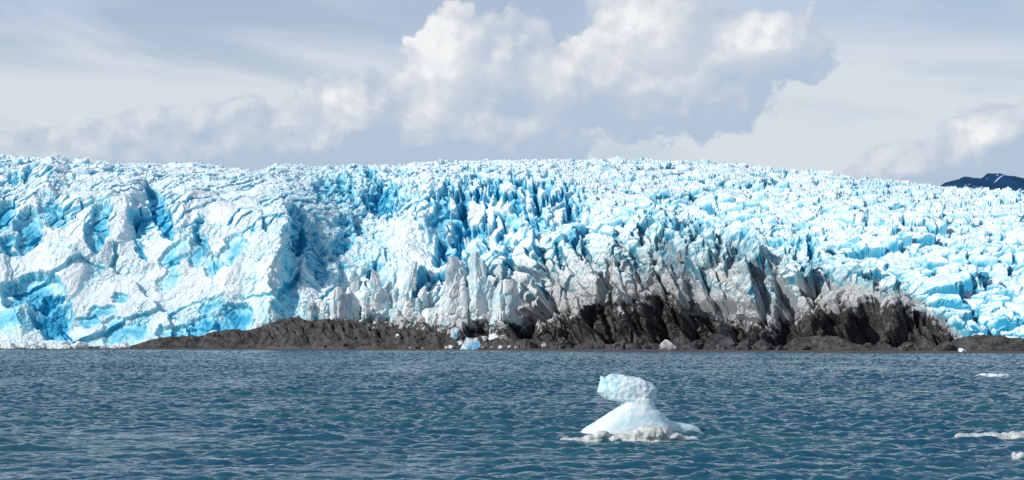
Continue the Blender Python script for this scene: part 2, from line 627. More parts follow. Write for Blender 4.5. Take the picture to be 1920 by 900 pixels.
def profiles():
    """per key column: (distance behind the front, image row of the un-cut ice surface there) at 8 knots"""
    P = {
        -400: [(-6, 668), (0, 652), (26, 560), (58, 450), (105, 370), (170, 328), (300, 0), (620, 30)],
        150: [(-6, 668), (0, 652), (30, 560), (62, 455), (105, 375), (170, 330), (300, 0), (620, 30)],
        330: [(-6, 668), (0, 652), (32, 570), (60, 470), (100, 390), (170, 335), (300, 0), (620, 30)],
        520: [(-6, 668), (0, 650), (18, 570), (40, 470), (75, 385), (160, 338), (300, 0), (620, 30)],
        660: [(-6, 668), (0, 648), (45, 580), (105, 500), (160, 430), (230, 355), (340, 0), (660, 30)],
        860: [(-6, 668), (0, 648), (40, 585), (95, 500), (150, 425), (210, 350), (360, 0), (680, 30)],
        1020: [(-6, 668), (0, 648), (26, 560), (60, 480), (130, 430), (195, 350), (420, 0), (760, 30)],
        1200: [(-6, 668), (0, 648), (26, 555), (60, 470), (130, 415), (270, 350), (560, 0), (900, 30)],
        1400: [(-6, 668), (0, 648), (28, 560), (70, 480), (150, 425), (320, 362), (660, 0), (1000, 30)],
        1650: [(-6, 668), (0, 650), (26, 575), (80, 505), (180, 440), (360, 384), (760, 0), (1100, 30)],
        1920: [(-6, 668), (0, 650), (36, 595), (100, 525), (220, 455), (420, 402), (800, 0), (1150, 30)],
        2300: [(-6, 668), (0, 650), (36, 595), (100, 525), (220, 455), (420, 402), (800, 0), (1150, 30)],
    }
    return P


def build_glacier(root):
    nc = 2000
    px = np.linspace(-230, 2150, nc)
    P = profiles()
    keys = sorted(P)
    vk = [0.0, 0.03, 0.22, 0.42, 0.60, 0.76, 0.93, 1.0]
    nr = 1000
    v = np.linspace(0, 1, nr)
    sk = np.array([[P[k][j][0] for k in keys] for j in range(8)])
    pk = np.array([[P[k][j][1] for k in keys] for j in range(8)], float)
    kx = np.array(keys, float)
    sky = tri(px, SKY)
    sc = np.stack([np.interp(px, kx, sk[j]) for j in range(8)])
    pc = np.stack([np.interp(px, kx, pk[j]) for j in range(8)])
    pc[6] = sky + 6.0
    pc[7] = sky + 40
    sc = blur(sc.astype(F32), 40, 1); pc[:6] = blur(pc[:6].astype(F32), 40, 1)
    idx = np.clip(np.searchsorted(vk, v, 'right') - 1, 0, 6)
    vk = np.array(vk)
    tfrac = ((v - vk[idx]) / (vk[idx + 1] - vk[idx]))[:, None]
    Sg = sc[idx] * (1 - tfrac) + sc[idx + 1] * tfrac
    PY = pc[idx] * (1 - tfrac) + pc[idx + 1] * tfrac
    Sg = blur(Sg.astype(F32), 22, 0); PY = blur(PY.astype(F32), 22, 0)
    PX = np.broadcast_to(px, Sg.shape).astype(F32)
    Y = (front_y(px)[None, :] + Sg).astype(np.float64)
    A = (PX - 960) / 3000
    X = A * Y
    Z = H_EYE + (HORIZ - PY) / 3000 * Y
    # arc length up the slope
    ds = np.hypot(np.diff(Y, axis=0), np.diff(Z, axis=0))
    T = np.concatenate([np.zeros((1, nc)), np.cumsum(ds, axis=0)])

    def normals(X, Y, Z):
        Pm = np.stack([X, Y, Z], -1)
        du = np.gradient(Pm, axis=1); dv = np.gradient(Pm, axis=0)
        n = np.cross(du, dv)
        n /= np.linalg.norm(n, axis=-1, keepdims=True) + 1e-9
        return n

    NB = normals(blur2(X.astype(F32), 30, 30), blur2(Y.astype(F32), 30, 30), blur2(Z.astype(F32), 30, 30))

    # ---- region weights (frame rows and columns of the un-cut surface)
    def ell(cx, cy, rx, ry, soft=0.5):
        r = np.hypot((PX - cx) / rx, (PY - cy) / ry)
        return 1 - ss(r, 1 - soft, 1 + soft)

    right = ss(PX, 1040, 1240)
    upper = 1 - ss(PY, 330, 385)
    left = 1 - ss(PX, 520, 700)
    dirty_top = tri(px, [(-400, 700), (540, 700), (575, 585), (640, 530), (700, 505), (770, 525), (830, 500), (880, 468), (960, 438), (1050, 430), (1150, 420), (1250, 402), (1330, 415), (1400, 430),
                         (1500, 480), (1600, 505), (1700, 545), (1790, 600), (1850, 660), (2400, 700)])[None, :]
    front = ss(PY, dirty_top - 25, dirty_top + 25)
    bowl = ell(640, 420, 130, 120) * (1 - front)

    wx = X + 5.0 * fbm(X / 26, T / 26, 101, 3) + 1.2 * fbm(X / 5, T / 5, 111, 2)
    wt = T + 5.0 * fbm(X / 26, T / 26, 105, 3) + 1.2 * fbm(X / 5, T / 5, 115, 2)

    D = np.zeros(X.shape, F32)
    blue = np.zeros(X.shape, F32)

    def layer(size_x, size_t, seed, amp, steep, cw, cdepth, shear=0.0, nf=4):
        e, ox, oy, hh = cells((wx + shear * wt) / size_x, wt / size_t, seed)
        f = facet(ox, oy, hh, steep, 0.40, nf)
        r = h01(hh, 3)
        cr = 1 - ss(e, 0.0, cw)
        return (f + (r - 0.5) * 0.5) * amp - cr * cdepth, cr, r

    def slabs(size_x, size_t, seed, amp, g0, g1, gt, cw, cdepth, shear=0.0, step=0.7, chip=0.5):
        """blocks with plane tops tilted up to the right, broken off there; narrow cracks between some of them"""
        e, ox, oy, hh = cells((wx + shear * wt) / size_x, wt / size_t, seed)
        gx = g0 + (g1 - g0) * h01(hh, 5)
        gy = (h01(hh, 6) - 0.5) * 2 * gt
        f = gx * ox + gy * oy + (h01(hh, 3) - 0.5) * step
        a = h01(hh, 7) * F32(2 * math.pi)
        f = np.minimum(f, chip * (0.5 + h01(hh, 8)) + 1.05 * (np.cos(a) * ox + np.sin(a) * oy))
        on = ss(h01(hh, 9), 0.35, 0.6)
        cr = (1 - ss(e, cw * 0.35, cw)) * on
        return f * amp - cr * cdepth, cr

    patch = ss(fbm(X / 34, T / 30, 131, 3), -0.05, 0.30)          # where the surface is crumbled
    clean = (1 - right) * (1 - front)
    # large buttresses and towers
    d, c = slabs(44, 38, 5, 9.0, 0.3, 1.3, 0.6, 0.14, 4.0, 0.35)
    w = 0.22 * left + 0.7 * right * (1 - front) + 0.25 * bowl + 0.25
    w *= 1 - 0.5 * upper
    D += d * w; blue += 0.15 * c * w
    # tall fins along the dirty front
    d, c = slabs(22, 36, 15, 12.0, 0.5, 1.4, 0.6, 0.16, 9.0, 0.22, 1.0)
    D += d * front; blue += 0.50 * c * front
    d, c = slabs(10.5, 14, 17, 3.6, 0.4, 1.5, 0.6, 0.18, 3.5, 0.25, 0.9)
    D += d * front; blue += 0.35 * c * front
    d, c, r = layer(11, 13, 19, 5.0, 1.1, 0.2, 2.5, 0.2)
    D += d * front * ss(PY, 555, 600) * 1.2
    # how broken the ice is varies along the slope
    calm = np.clip(0.80 + 0.75 * fbm(X / 75, T / 55, 141, 3), 0.35, 1.25)
    # long crevasses across the slope
    q = (T + 12 * fbm(X / 55, T / 55, 145, 3) + 0.22 * X) / 30
    q = np.abs(q - np.floor(q) - 0.5)
    c = (1 - ss(q, 0.03, 0.09)) * ss(fbm(X / 40, T / 24, 147, 3), -0.05, 0.2) * np.clip(right * (1 - front) + 0.6 * upper, 0, 1)
    D -= 5.0 * c; blue += 0.45 * c
    # seracs
    d, c = slabs(18, 17, 25, 5.2, 0.35, 1.4, 0.5, 0.16, 3.5, 0.30)
    w = np.clip(0.10 + 0.90 * right + 0.35 * upper * (1 - right), 0, 1) * (1 - 0.7 * front) * calm
    D += d * w; blue += 0.45 * c * w
    d, c = slabs(9.5, 9.5, 35, 2.8, 0.3, 1.4, 0.5, 0.18, 2.4, 0.25)
    w = np.clip(0.10 + 0.90 * right + 0.35 * upper + 0.5 * bowl, 0, 1) * (1 - 0.55 * front) * calm
    D += d * w; blue += 0.40 * c * w
    d, c = slabs(4.4, 4.2, 45, 1.1, 0.2, 1.4, 0.7, 0.20, 0.9)
    w = np.clip(0.6 * patch * clean + 0.75 * right + 0.7 * bowl + 0.3 * front, 0, 1)
    D += d * w; blue += 0.26 * c * w
    d, c, r = layer(1.7, 1.6, 55, 0.7, 1.5, 0.3, 0.2)
    D += d * np.clip(0.6 * patch * clean + 0.08 + 0.4 * bowl + 0.3 * right, 0, 1)
    # slanting open cracks in the upper part of the clean face
    ca, sa = math.cos(math.radians(58)), math.sin(math.radians(58))
    ra, rb = wx * ca + wt * sa, -wx * sa + wt * ca
    ra0, rb0 = X * ca + T * sa + 2 * fbm(X / 14, T / 14, 63, 3), -X * sa + T * ca + 2 * fbm(X / 14, T / 14, 65, 3)
    e, ox, oy, hh = cells(ra0 / 24, rb0 / 10.0, 61)
    on = ss(h01(hh, 2), 0.45, 0.6)
    c = (1 - ss(e, 0.05, 0.16)) * on * ss(np.abs(ox), 0.55, 0.25)
    w = np.clip((1 - ss(PY, 390, 470)) * (1 - right), 0, 1)
    D += (oy * -2.0 * on - c * 3.2) * w; blue += 0.70 * c * w
    # crumbled snow ridges slanting down to the left on the clean face
    stri = fbm(ra / 20, rb / 2.6, 201, 4, 0.55, ridge=True)
    D += stri * (0.75 * clean * (0.35 + 0.65 * patch) * (1 - 0.6 * upper))
    D += 1.5 * fbm(wx / 16, wt / 16, 211, 3, 0.5) + 0.6 * fbm(wx / 3.5, wt / 3.5, 215, 3, 0.6) * (0.25 + 0.75 * patch * clean)
    # vertical slots in the middle
    slot = fbm(wx / 7.5, wt / 55, 221, 3, 0.5, ridge=True)
    sm = (ell(880, 410, 80, 90) + ell(1000, 385, 95, 60) + 0.5 * ell(700, 360, 80, 40)) * (1 - front)
    sc_ = ss(slot, 0.42, 0.62) * np.clip(sm, 0, 1)
    D -= 6.0 * sc_; blue += 0.60 * sc_

    # ---- individual fracture scars: (col, row, half width, half height, lean, depth, bareness)
    wpx = PX + 17 * fbm(X / 13, T / 13, 301, 5, 0.62)
    wpy = PY + 17 * fbm(X / 13, T / 13, 305, 5, 0.62)
    bare = np.clip(0.72 + 0.75 * fbm(wx / 7, wt / 11, 309, 4, 0.6), 0.15, 1.15)
    cuts = [(188, 432, 22, 52, 0.22, 7, .75), (300, 398, 16, 62, -0.42, 9, .95), (268, 412, 26, 26, 0, 6, .8), (262, 465, 9, 22, -0.4, 4, .7),
            (52, 430, 26, 40, 0.12, 8, .80), (98, 400, 26, 34, -0.5, 5, .6), (8, 400, 22, 30, 0.2, 6, .7), (8, 450, 16, 16, 0, 6, .8), (66, 448, 10, 16, 0.4, 10, 1.1),
            (62, 548, 62, 36, 0.1, 9, .85), (100, 590, 42, 44, 0, 7, .75), (20, 470, 26, 8, 0, 5, .6), (15, 600, 55, 48, 0, 3, .33),
            (24, 335, 16, 12, 0, 5, .7), (52, 328, 8, 18, 0.5, 5, .7), (210, 310, 9, 16, -0.4, 4, .6), (330, 482, 30, 22, 0.5, 4, .55), (375, 470, 16, 36, 0.2, 4, .55),
            (372, 430, 8, 26, 0.1, 4, .6), (440, 470, 26, 34, 0.2, 4, .55), (320, 520, 22, 26, 0.3, 3, .5), (400, 500, 22, 22, 0, 3, .5), (225, 560, 20, 9, 0, 3, .6),
            (560, 430, 18, 44, -0.15, 9, .55), (590, 470, 24, 60, -0.25, 8, .50), (540, 520, 26, 90, 0.05, 5, .36), (640, 460, 22, 26, 0.3, 6, .6), (652, 420, 34, 14, 0, 5, .55),
            (715, 370, 26, 30, 0.25, 7, .70), (750, 325, 30, 6, -0.1, 4, .65), (693, 330, 10, 16, -0.2, 5, .75), (603, 355, 20, 14, 0, 4, .55), (600, 378, 12, 10, 0, 4, .6), (640, 345, 10, 16, 0, 4, .5),
            (868, 395, 8, 52, -0.05, 9, .9), (840, 470, 26, 30, 0.5, 8, .75), (855, 440, 10, 36, 0, 6, .75), (905, 425, 5, 24, 0.1, 6, .8), (826, 460, 5, 14, -0.3, 4, .7),
            (930, 370, 7, 26, 0.1, 6, .85), (968, 385, 9, 24, -0.2, 6, .85), (1000, 358, 12, 16, 0, 6, .9), (1012, 400, 14, 34, -0.15, 5, .55), (1066, 395, 9, 36, 0.08, 8, .8), (960, 410, 20, 24, 0, 5, .6), (985, 352, 8, 10, 0, 5, .9),
            (440, 600, 40, 30, 0.3, 5, .70), (380, 610, 30, 22, 0.3, 4, .65), (330, 620, 40, 16, 0, 4, .65), (230, 620, 46, 24, 0, 3, .50), (165, 600, 26, 14, 0, 3, .6), (190, 585, 30, 10, 0, 3, .5), (400, 575, 30, 16, 0.5, 3, .5),
            (1262, 420, 22, 12, 0, 5, .75), (1306, 438, 13, 34, 0.1, 10, .95), (1240, 462, 26, 22, 0.3, 7, .65), (1375, 485, 14, 40, 0.3, 8, .75), (1345, 470, 10, 34, 0.1, 6, .6), (1265, 490, 26, 22, 0, 8, .7),
            (1100, 468, 10, 30, -0.1, 8, .75), (1072, 462, 14, 14, 0, 6, .7), (1048, 480, 6, 22, -0.2, 6, .7), (1145, 520, 6, 30, -0.25, 6, .6), (1030, 560, 5, 26, -0.3, 5, .6), (1196, 500, 6, 34, -0.25, 6, .6),
            (1470, 560, 20, 34, -0.3, 12, .75), (1345, 575, 34, 22, 0.1, 12, .80), (1300, 545, 20, 50, -0.3, 11, .65), (1280, 520, 16, 26, 0, 7, .6), (1500, 450, 8, 20, 0, 5, .7), (1520, 470, 6, 18, 0, 5, .7),
            (955, 520, 7, 50, 0.05, 8, .65), (990, 540, 8, 34, -0.1, 8, .65), (880, 540, 8, 60, -0.05, 8, .6), (960, 470, 16, 14, 0.3, 6, .6),
            (1308, 600, 28, 60, -0.15, 22, .6), (1462, 600, 28, 50, 0.2, 20, .6), (1225, 600, 16, 40, -0.1, 10, .3), (1130, 600, 8, 40, -0.25, 9, .3), (1560, 600, 22, 22, 0.5, 10, .3),
            (1622, 612, 30, 44, 0.2, 18, .3), (1570, 610, 16, 30, 0.5, 14, .3), (1700, 622, 22, 30, 0.5, 15, .3), (1235, 590, 14, 50, -0.1, 14, .3), (1745, 615, 14, 26, -0.5, 8, .3), (1060, 615, 10, 22, 0, 7, .3)]
    for (cx, cy, rx, ry, lean, dep, bl) in cuts:
        lo, hi = np.searchsorted(px, [cx - rx * 1.7 - 60 - abs(lean) * ry, cx + rx * 1.7 + 60 + abs(lean) * ry])
        sl = np.s_[:, lo:hi]
        dy_ = wpy[sl] - cy
        q = np.hypot((wpx[sl] - cx + lean * dy_) / rx, dy_ / ry)
        k = 1 - ss(q, 0.86, 1.04)
        D[sl] -= dep * k * 0.8
        blue[sl] = np.maximum(blue[sl], 0) + (1 - ss(q, 0.30, 1.06)) ** 0.8 * bare[sl] * np.clip(1.3 * bl - 0.5 * np.maximum(blue[sl], 0), 0, 1)

    # ---- ridges and buttresses: (col, row, half height, left width, right width, lean, height)
    for (cx, cy, ry, wl, wr, lean, hgt) in [(522, 500, 120, 60, 26, 0.10, 13), (240, 400, 70, 70, 26, 0.3, 6), (150, 470, 130, 80, 60, 0.55, 6), (350, 430, 90, 50, 40, 0.15, 5),
                                            (430, 540, 70, 50, 34, 0.35, 6), (780, 430, 90, 60, 60, 0.6, 8), (100, 340, 40, 40, 24, 0.3, 6), (40, 600, 60, 60, 26, 0.1, 6),
                                            (1440, 520, 90, 50, 18, -0.35, 9), (1190, 560, 90, 50, 30, -0.15, 8), (1090, 560, 90, 60, 20, -0.3, 6)]:
        dy_ = (wpy - cy)
        xo = wpx - cx + lean * dy_
        k = np.clip(1 - np.where(xo < 0, -xo / wl, xo / wr), 0, 1) * np.clip(1 - (dy_ / ry) ** 2, 0, 1) ** 0.5
        D += hgt * k

    fade = ss(T, 2, 14) * 0.85 + 0.15
    far = 1 - 0.75 * ss(v, 0.95, 1.0)[:, None]
    D *= fade * far
    Xd = X + NB[..., 0] * D; Yd = Y + NB[..., 1] * D; Zd = Z + NB[..., 2] * D

    # skyline correction: keep the crest at the photographed height as a whole
    PYd = HORIZ - 3000 * (Zd - H_EYE) / Yd
    crest = blur(PYd.min(axis=0)[None, :].astype(F32), 60, 1)[0]
    want = blur(sky[None, :].astype(F32), 20, 1)[0]
    dz = (crest - want) / 3000 * (Y[int(0.93 * nr)])
    Zd += dz[None, :] * ss(v, 0.55, 0.93)[:, None]

    # ---- cavities and bare walls
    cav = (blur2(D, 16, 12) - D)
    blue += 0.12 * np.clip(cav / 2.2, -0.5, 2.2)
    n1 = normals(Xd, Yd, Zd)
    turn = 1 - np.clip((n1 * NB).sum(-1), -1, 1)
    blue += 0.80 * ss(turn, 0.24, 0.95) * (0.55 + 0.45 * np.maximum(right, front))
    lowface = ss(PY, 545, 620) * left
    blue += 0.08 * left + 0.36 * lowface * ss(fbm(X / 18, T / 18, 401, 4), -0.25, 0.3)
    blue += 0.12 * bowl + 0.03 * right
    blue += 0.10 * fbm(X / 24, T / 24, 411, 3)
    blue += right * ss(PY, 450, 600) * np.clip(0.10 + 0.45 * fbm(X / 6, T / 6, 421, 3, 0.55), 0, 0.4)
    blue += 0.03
    PYd = HORIZ - 3000 * (Zd - H_EYE) / Yd
    PXd = 960 + 3000 * Xd / Yd

    # ---- rock debris along the foot, grey flour above it
    lim = np.interp(PXd, [0, 560, 600, 680, 760, 800, 860, 930, 990, 1040, 1085, 1130, 1170, 1215, 1260, 1300, 1360, 1420, 1450, 1500, 1540, 1600, 1640, 1690, 1740, 1775, 1800, 1850],
                    [700, 700, 622, 606, 604, 604, 618, 616, 606, 600, 584, 562, 572, 556, 552, 574, 608, 606, 610, 590, 574, 572, 566, 576, 590, 612, 650, 690])
    lim = lim + 15 * fbm(X / 14, T / 20, 501, 4, 0.6) + 20 * fbm((wx + 0.35 * wt) / 4.5, wt / 30, 503, 3, 0.6)
    dirt = 0.5 * ss(PYd, lim - 40, lim + 8) + 0.5 * ss(PYd, lim - 4, lim + 40) + 0.12 * ss(PYd, lim + 20, lim + 60)
    lim2 = np.interp(PXd, [0, 560, 600, 660, 720, 800, 860, 950, 1050, 1150, 1250, 1330, 1400, 1500, 1600, 1700, 1800, 1860],
                     [720, 640, 560, 520, 505, 540, 500, 460, 440, 430, 405, 420, 430, 470, 480, 530, 610, 720])
    gstr = fbm((wx + 0.35 * wt) / 3.4, wt / 26, 511, 4, 0.55)
    film = 0.56 * ss(PYd, lim2 - 30, lim2 + 90) + 0.42 * gstr * ss(PYd, lim2 - 30, lim2 + 60) + 0.40 * ss(PYd, lim - 60, lim)
    topd = ss(fbm(X / 30, T / 30, 521, 3), 0.05, 0.45) * right * 0.42 + 0.30 * ell(920, 330, 120, 40) + 0.10 * right
    film += 0.35 * right * ss(cav, 0.8, 2.2)
    film = np.maximum(film, topd * (0.6 + 0.9 * fbm(X / 4, T / 4, 531, 3)))
    spk = ss(fbm(X / 1.6, T / 1.6, 541, 3, 0.6), 0.42, 0.6) * ss(fbm(X / 22, T / 22, 543, 2), -0.1, 0.3) * np.clip(ss(PX, 560, 760) - 0.5 * ss(PX, 1500, 1800), 0, 1)
    film = np.maximum(film, spk * 0.95)
    teal = np.clip(0.95 * ss(PYd, lim2 - 20, lim2 + 60) + 0.25 * right, 0, 1)
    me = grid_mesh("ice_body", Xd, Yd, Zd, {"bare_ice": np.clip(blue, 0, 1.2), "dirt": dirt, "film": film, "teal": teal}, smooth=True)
    try:
        me.shade_flat()
    except Exception:
        pass
    o = link("ice_body", me, M_GLACIER, root)
    return px, PXd[:, :].astype(F32), PYd.astype(F32), Yd.astype(F32)


glacier = bpy.data.objects.new("glacier", None)
COL.objects.link(glacier)
tag(glacier, "huge blue and white crevassed glacier ending in a cliff behind the grey beach", "glacier")
ICE = build_glacier(glacier)


# ------------------------------------------------------------------ mountains far behind
def mountain(name, px0, px1, pts, y, label):
    nc, nr = 160, 70
    px = np.linspace(px0, px1, nc)
    s = np.linspace(-1, 1, nr)
    Sg, PX = np.meshgrid(s, px, indexing='ij')
    top = tri(px, pts)[None, :]
    hz = (HORIZ - top) / 3000 * y
    foot = (HORIZ - 400) / 3000 * y
    dep = 700.0
    Y = y + Sg * dep
    X = (PX - 960) / 3000 * y
    rid = fbm(X / 160, Sg * 3.0, 71, 5, 0.55, ridge=True)
    Z = H_EYE + foot + (hz - foot) * (1 - np.abs(Sg) ** 1.4) + rid * 7 * (1 - np.abs(Sg) * 0.5) - 2
    me = grid_mesh(name, X, Y, Z, smooth=False)
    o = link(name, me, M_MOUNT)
    tag(o, label, "mountain")
    return o


# two peaks on the right
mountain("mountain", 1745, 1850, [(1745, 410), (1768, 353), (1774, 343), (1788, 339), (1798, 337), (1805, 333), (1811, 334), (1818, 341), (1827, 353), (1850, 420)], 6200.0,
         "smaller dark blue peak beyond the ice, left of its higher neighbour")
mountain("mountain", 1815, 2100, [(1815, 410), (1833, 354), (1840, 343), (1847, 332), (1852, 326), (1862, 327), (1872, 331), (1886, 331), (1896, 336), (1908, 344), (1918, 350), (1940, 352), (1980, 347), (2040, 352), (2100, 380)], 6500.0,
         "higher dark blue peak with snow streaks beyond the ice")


# ------------------------------------------------------------------ sculpted ice and rock
from mathutils import noise as mnoise


def sculpt(name, balls, voxel, amp=0.06, freq=1.5, smooth=3, seed=0, octv=4, facets=0, flat=False):
    """ellipsoids (centre, radii, tilt about y) fused into one closed surface, then worn by noise"""
    bm = bmesh.new()
    for (c, r, a) in balls:
        M = Matrix.Translation(c) @ Euler((0, a, 0)).to_matrix().to_4x4() @ Matrix.Diagonal((*r, 1.0))
        bmesh.ops.create_icosphere(bm, subdivisions=3, radius=1.0, matrix=M)
    tmp = bpy.data.meshes.new("tmp_sculpt")
    bm.to_mesh(tmp); bm.free()
    o = bpy.data.objects.new("tmp_sculpt", tmp)
    COL.objects.link(o)
    md = o.modifiers.new("r", 'REMESH'); md.mode = 'VOXEL'; md.voxel_size = voxel
    if smooth:
        sm = o.modifiers.new("s", 'SMOOTH'); sm.iterations = smooth; sm.factor = 0.5
    dg = bpy.context.evaluated_depsgraph_get()
    me = bpy.data.meshes.new_from_object(o.evaluated_get(dg))
    bpy.data.objects.remove(o); bpy.data.meshes.remove(tmp)
    me.name = name
    off = Vector((seed * 7.3, seed * 3.1, seed * 1.7))
    nrm = [v.normal.copy() for v in me.vertices]
    for v, n in zip(me.vertices, nrm):
        p = v.co * freq + off
        d = mnoise.fractal(p, 0.9, 2.1, octv)
        if facets:
            dist, pts = mnoise.voronoi(v.co * facets + off)
            d += (dist[0] - 0.35) * 1.6
        v.co += n * (d * amp)
    me.polygons.foreach_set("use_smooth", np.full(len(me.polygons), not flat))
    me.update()
    return me


def chisel(name, seed, nplanes=9, sub=4, amp=0.07, tall=1.0):
    """a broken block: a ball cut by random planes, then roughened; about one unit across, foot at z = -0.3"""
    r = random.Random(seed)
    bm = bmesh.new()
    bmesh.ops.create_icosphere(bm, subdivisions=sub, radius=0.62)
    planes = []
    for _ in range(nplanes):
        n = Vector((r.gauss(0, 1), r.gauss(0, 1), r.gauss(0, 0.8))).normalized()
        planes.append((n, r.uniform(0.28, 0.50)))
    off = Vector((seed * 5.1, seed * 2.3, 0))
    for v in bm.verts:
        for n, d in planes:
            k = v.co.dot(n) - d
            if k > 0:
                v.co -= n * k
    bm.normal_update()
    for v in bm.verts:
        v.co += v.normal * amp * mnoise.fractal(v.co * 3.2 + off, 0.8, 2.1, 4)
        v.co.z *= tall
    me = bpy.data.meshes.new(name)
    bm.to_mesh(me); bm.free()
    return me


M_BERG = mat_iceblock("iceberg_ice", (0.82, 0.90, 0.92), (0.56, 0.80, 0.86), 0.45, 0.35, 0.7, 0.35, 0.05, 0.5, 0.75)
M_SLUSH = mat_iceblock("slush_ice", (0.74, 0.76, 0.74), (0.50, 0.53, 0.49), 2.2, 0.35, 0.65, 0.5, 0.06, 0.8)
M_CHUNK = mat_iceblock("rubble_ice", (0.83, 0.88, 0.89), (0.60, 0.72, 0.76), 1.2, 0.45, 0.7, 0.6, 0.2, 0.5)
M_BLOCK = mat_iceblock("clear_block_ice", (0.80, 0.90, 0.93), (0.22, 0.58, 0.78), 0.9, 0.45, 0.62, 0.4, 0.2, 0.4)
M_GREYICE = mat_iceblock("dirty_rubble_ice", (0.62, 0.63, 0.61), (0.34, 0.33, 0.31), 1.1, 0.4, 0.62, 0.7, 0.25, 0.6)


def on_water(px, py):
    y = H_EYE * FOC / (py - HORIZ)
    return Vector(((px - 960) / FOC * y, y, 0.0)), y / FOC


# the iceberg with the mushroom head
def build_iceberg():
    c, k = on_water(1205, 815)

    rows = [(703.5, 1150, 1164), (705, 1144, 1172), (708, 1136, 1184), (713, 1128, 1207), (718, 1126, 1219), (724, 1123, 1227), (730, 1121, 1231), (737, 1123, 1230), (742, 1128, 1229), (746, 1134, 1227), (748.5, 1144, 1226),
            (750, 1158, 1225), (754, 1167, 1224), (761, 1164, 1226), (768, 1153, 1232), (775, 1140, 1242), (783, 1127, 1250), (789, 1118, 1256), (793, 1111, 1272), (797, 1104, 1292), (801, 1098, 1306), (805, 1093, 1314), (809, 1090, 1318), (815, 1088, 1322), (835, 1082, 1326)]
    pr = np.array([r_[0] for r_ in rows]); pl = np.array([r_[1] for r_ in rows], float); pq = np.array([r_[2] for r_ in rows], float)
    nrow, nseg = 150, 150
    tt = np.linspace(0, 1, nrow)
    seg = np.concatenate([[0], np.cumsum(np.hypot(np.diff(pr), 0.5 * np.abs(np.diff(pl)) + 0.35 * np.abs(np.diff(pq))))]); seg /= seg[-1]
    ry_ = np.interp(tt, seg, pr); xl = np.interp(tt, seg, pl); xr = np.interp(tt, seg, pq)
    half = np.interp(ry_, [703, 708, 716, 730, 744, 753, 760, 775, 790, 800, 812, 835], [3, 14, 22, 25, 25, 27, 29, 36, 42, 46, 50, 54])
    yc = np.interp(ry_, [703, 735, 752, 775, 800, 835], [2, 1, -1, -2, 0, 2])
    bm = bmesh.new()
    grid = []
    for i in range(nrow):
        cx, rx = (xl[i] + xr[i]) / 2, (xr[i] - xl[i]) / 2
        # the long tongue on the right lies behind the body and is thin
        ring = []
        for q in range(nseg):
            a = 2 * math.pi * q / nseg
            ca_, sa_ = math.cos(a), math.sin(a)
            ex = math.copysign(abs(ca_) ** 0.85, ca_); ey = math.copysign(abs(sa_) ** 0.85, sa_)
            X_ = cx + rx * ex
            hd = half[i] * (1.0 if X_ < 1240 else max(0.42, 1 - (X_ - 1240) / 60))
            Y_ = yc[i] + hd * ey + (18 * ss(X_, 1235, 1290) if ry_[i] > 780 else 0)
            ring.append(bm.verts.new(((X_ - 1205) * k, Y_ * k, (815 - ry_[i]) * k)))
        grid.append(ring)
    for i in range(nrow - 1):
        for q in range(nseg):
            bm.faces.new((grid[i][q], grid[i + 1][q], grid[i + 1][(q + 1) % nseg], grid[i][(q + 1) % nseg]))
    bm.faces.new(grid[0]); bm.faces.new(grid[-1][::-1])
    bmesh.ops.recalc_face_normals(bm, faces=bm.faces)
    bm.normal_update()
    nrm = [v.normal.copy() for v in bm.verts]
    for v, n in zip(bm.verts, nrm):
        p = v.co
        hd = min(max((p.z - 1.7) / 0.35, 0), 1)
        big = mnoise.fractal(p * 1.1 + Vector((3, 1, 7)), 0.9, 2.1, 3)
        fine = mnoise.fractal(p * 5.0, 0.8, 2.1, 4)
        dist, pts = mnoise.voronoi(p * 2.6 + Vector((0.3, 0.1, 0)))
        scal = (dist[0] - 0.30)
        v.co = p + n * (0.05 * big + (0.045 * hd + 0.014) * fine + (0.13 * hd + 0.06) * scal * 0.6)
    # the small horn on the head's upper left corner
    for v in bm.verts:
        dx_, dz_ = v.co.x - (1130 - 1205) * k, v.co.z - (815 - 713) * k
        w_ = math.exp(-(dx_ ** 2 + dz_ ** 2) / 0.018)
        v.co.z += 0.20 * w_; v.co.x -= 0.05 * w_
    me = bpy.data.meshes.new("iceberg")
    bm.to_mesh(me); bm.free()
    me.polygons.foreach_set("use_smooth", np.ones(len(me.polygons), bool))
    o = link("iceberg", me, M_BERG)
    o.location = c
    tag(o, "white and pale blue iceberg with a mushroom head on a narrow neck, floating", "iceberg")
    c2, k = on_water(1195, 827)

    def L(px, py, rx, ry, rz, dy=0.0):
        return (Vector(((px - 1195) * k, dy, (827 - py) * k)), (rx * k, ry * k, rz * k), 0.0)
    me = sculpt("floating_slush", [L(1225, 813, 36, 26, 17), L(1205, 817, 40, 24, 13), L(1180, 820, 30, 20, 9), L(1255, 819, 24, 20, 8), L(1160, 822, 26, 16, 6), L(1240, 808, 18, 18, 9, .3), L(1285, 824, 22, 14, 4, .3), L(1205, 828, 70, 26, 8)], 0.035, 0.07, 3.0, 2, 5, 5, 2.6)
    o = link("ice_floe", me, M_SLUSH)
    o.location = c2
    tag(o, "lumpy greyish ice floe lying against the front of the mushroom-headed iceberg", "ice floe")
    c3, k = on_water(1120, 827)

    def L3(px, py, rx, ry, rz, dy=0.0):
        return (Vector(((px - 1120) * k, dy, (827 - py) * k)), (rx * k, ry * k, rz * k), 0.0)
    me = sculpt("small_floe", [L3(1128, 816, 15, 14, 9), L3(1112, 821, 18, 14, 6), L3(1090, 824, 22, 12, 4), L3(1068, 825, 18, 12, 3), L3(1105, 829, 44, 18, 6)], 0.035, 0.06, 3.0, 2, 9, 5, 2.6)
    o = link("ice_floe", me, M_SLUSH)
    o.location = c3
    tag(o, "low greyish ice floe trailing off the left foot of the mushroom-headed iceberg", "ice floe")


build_iceberg()


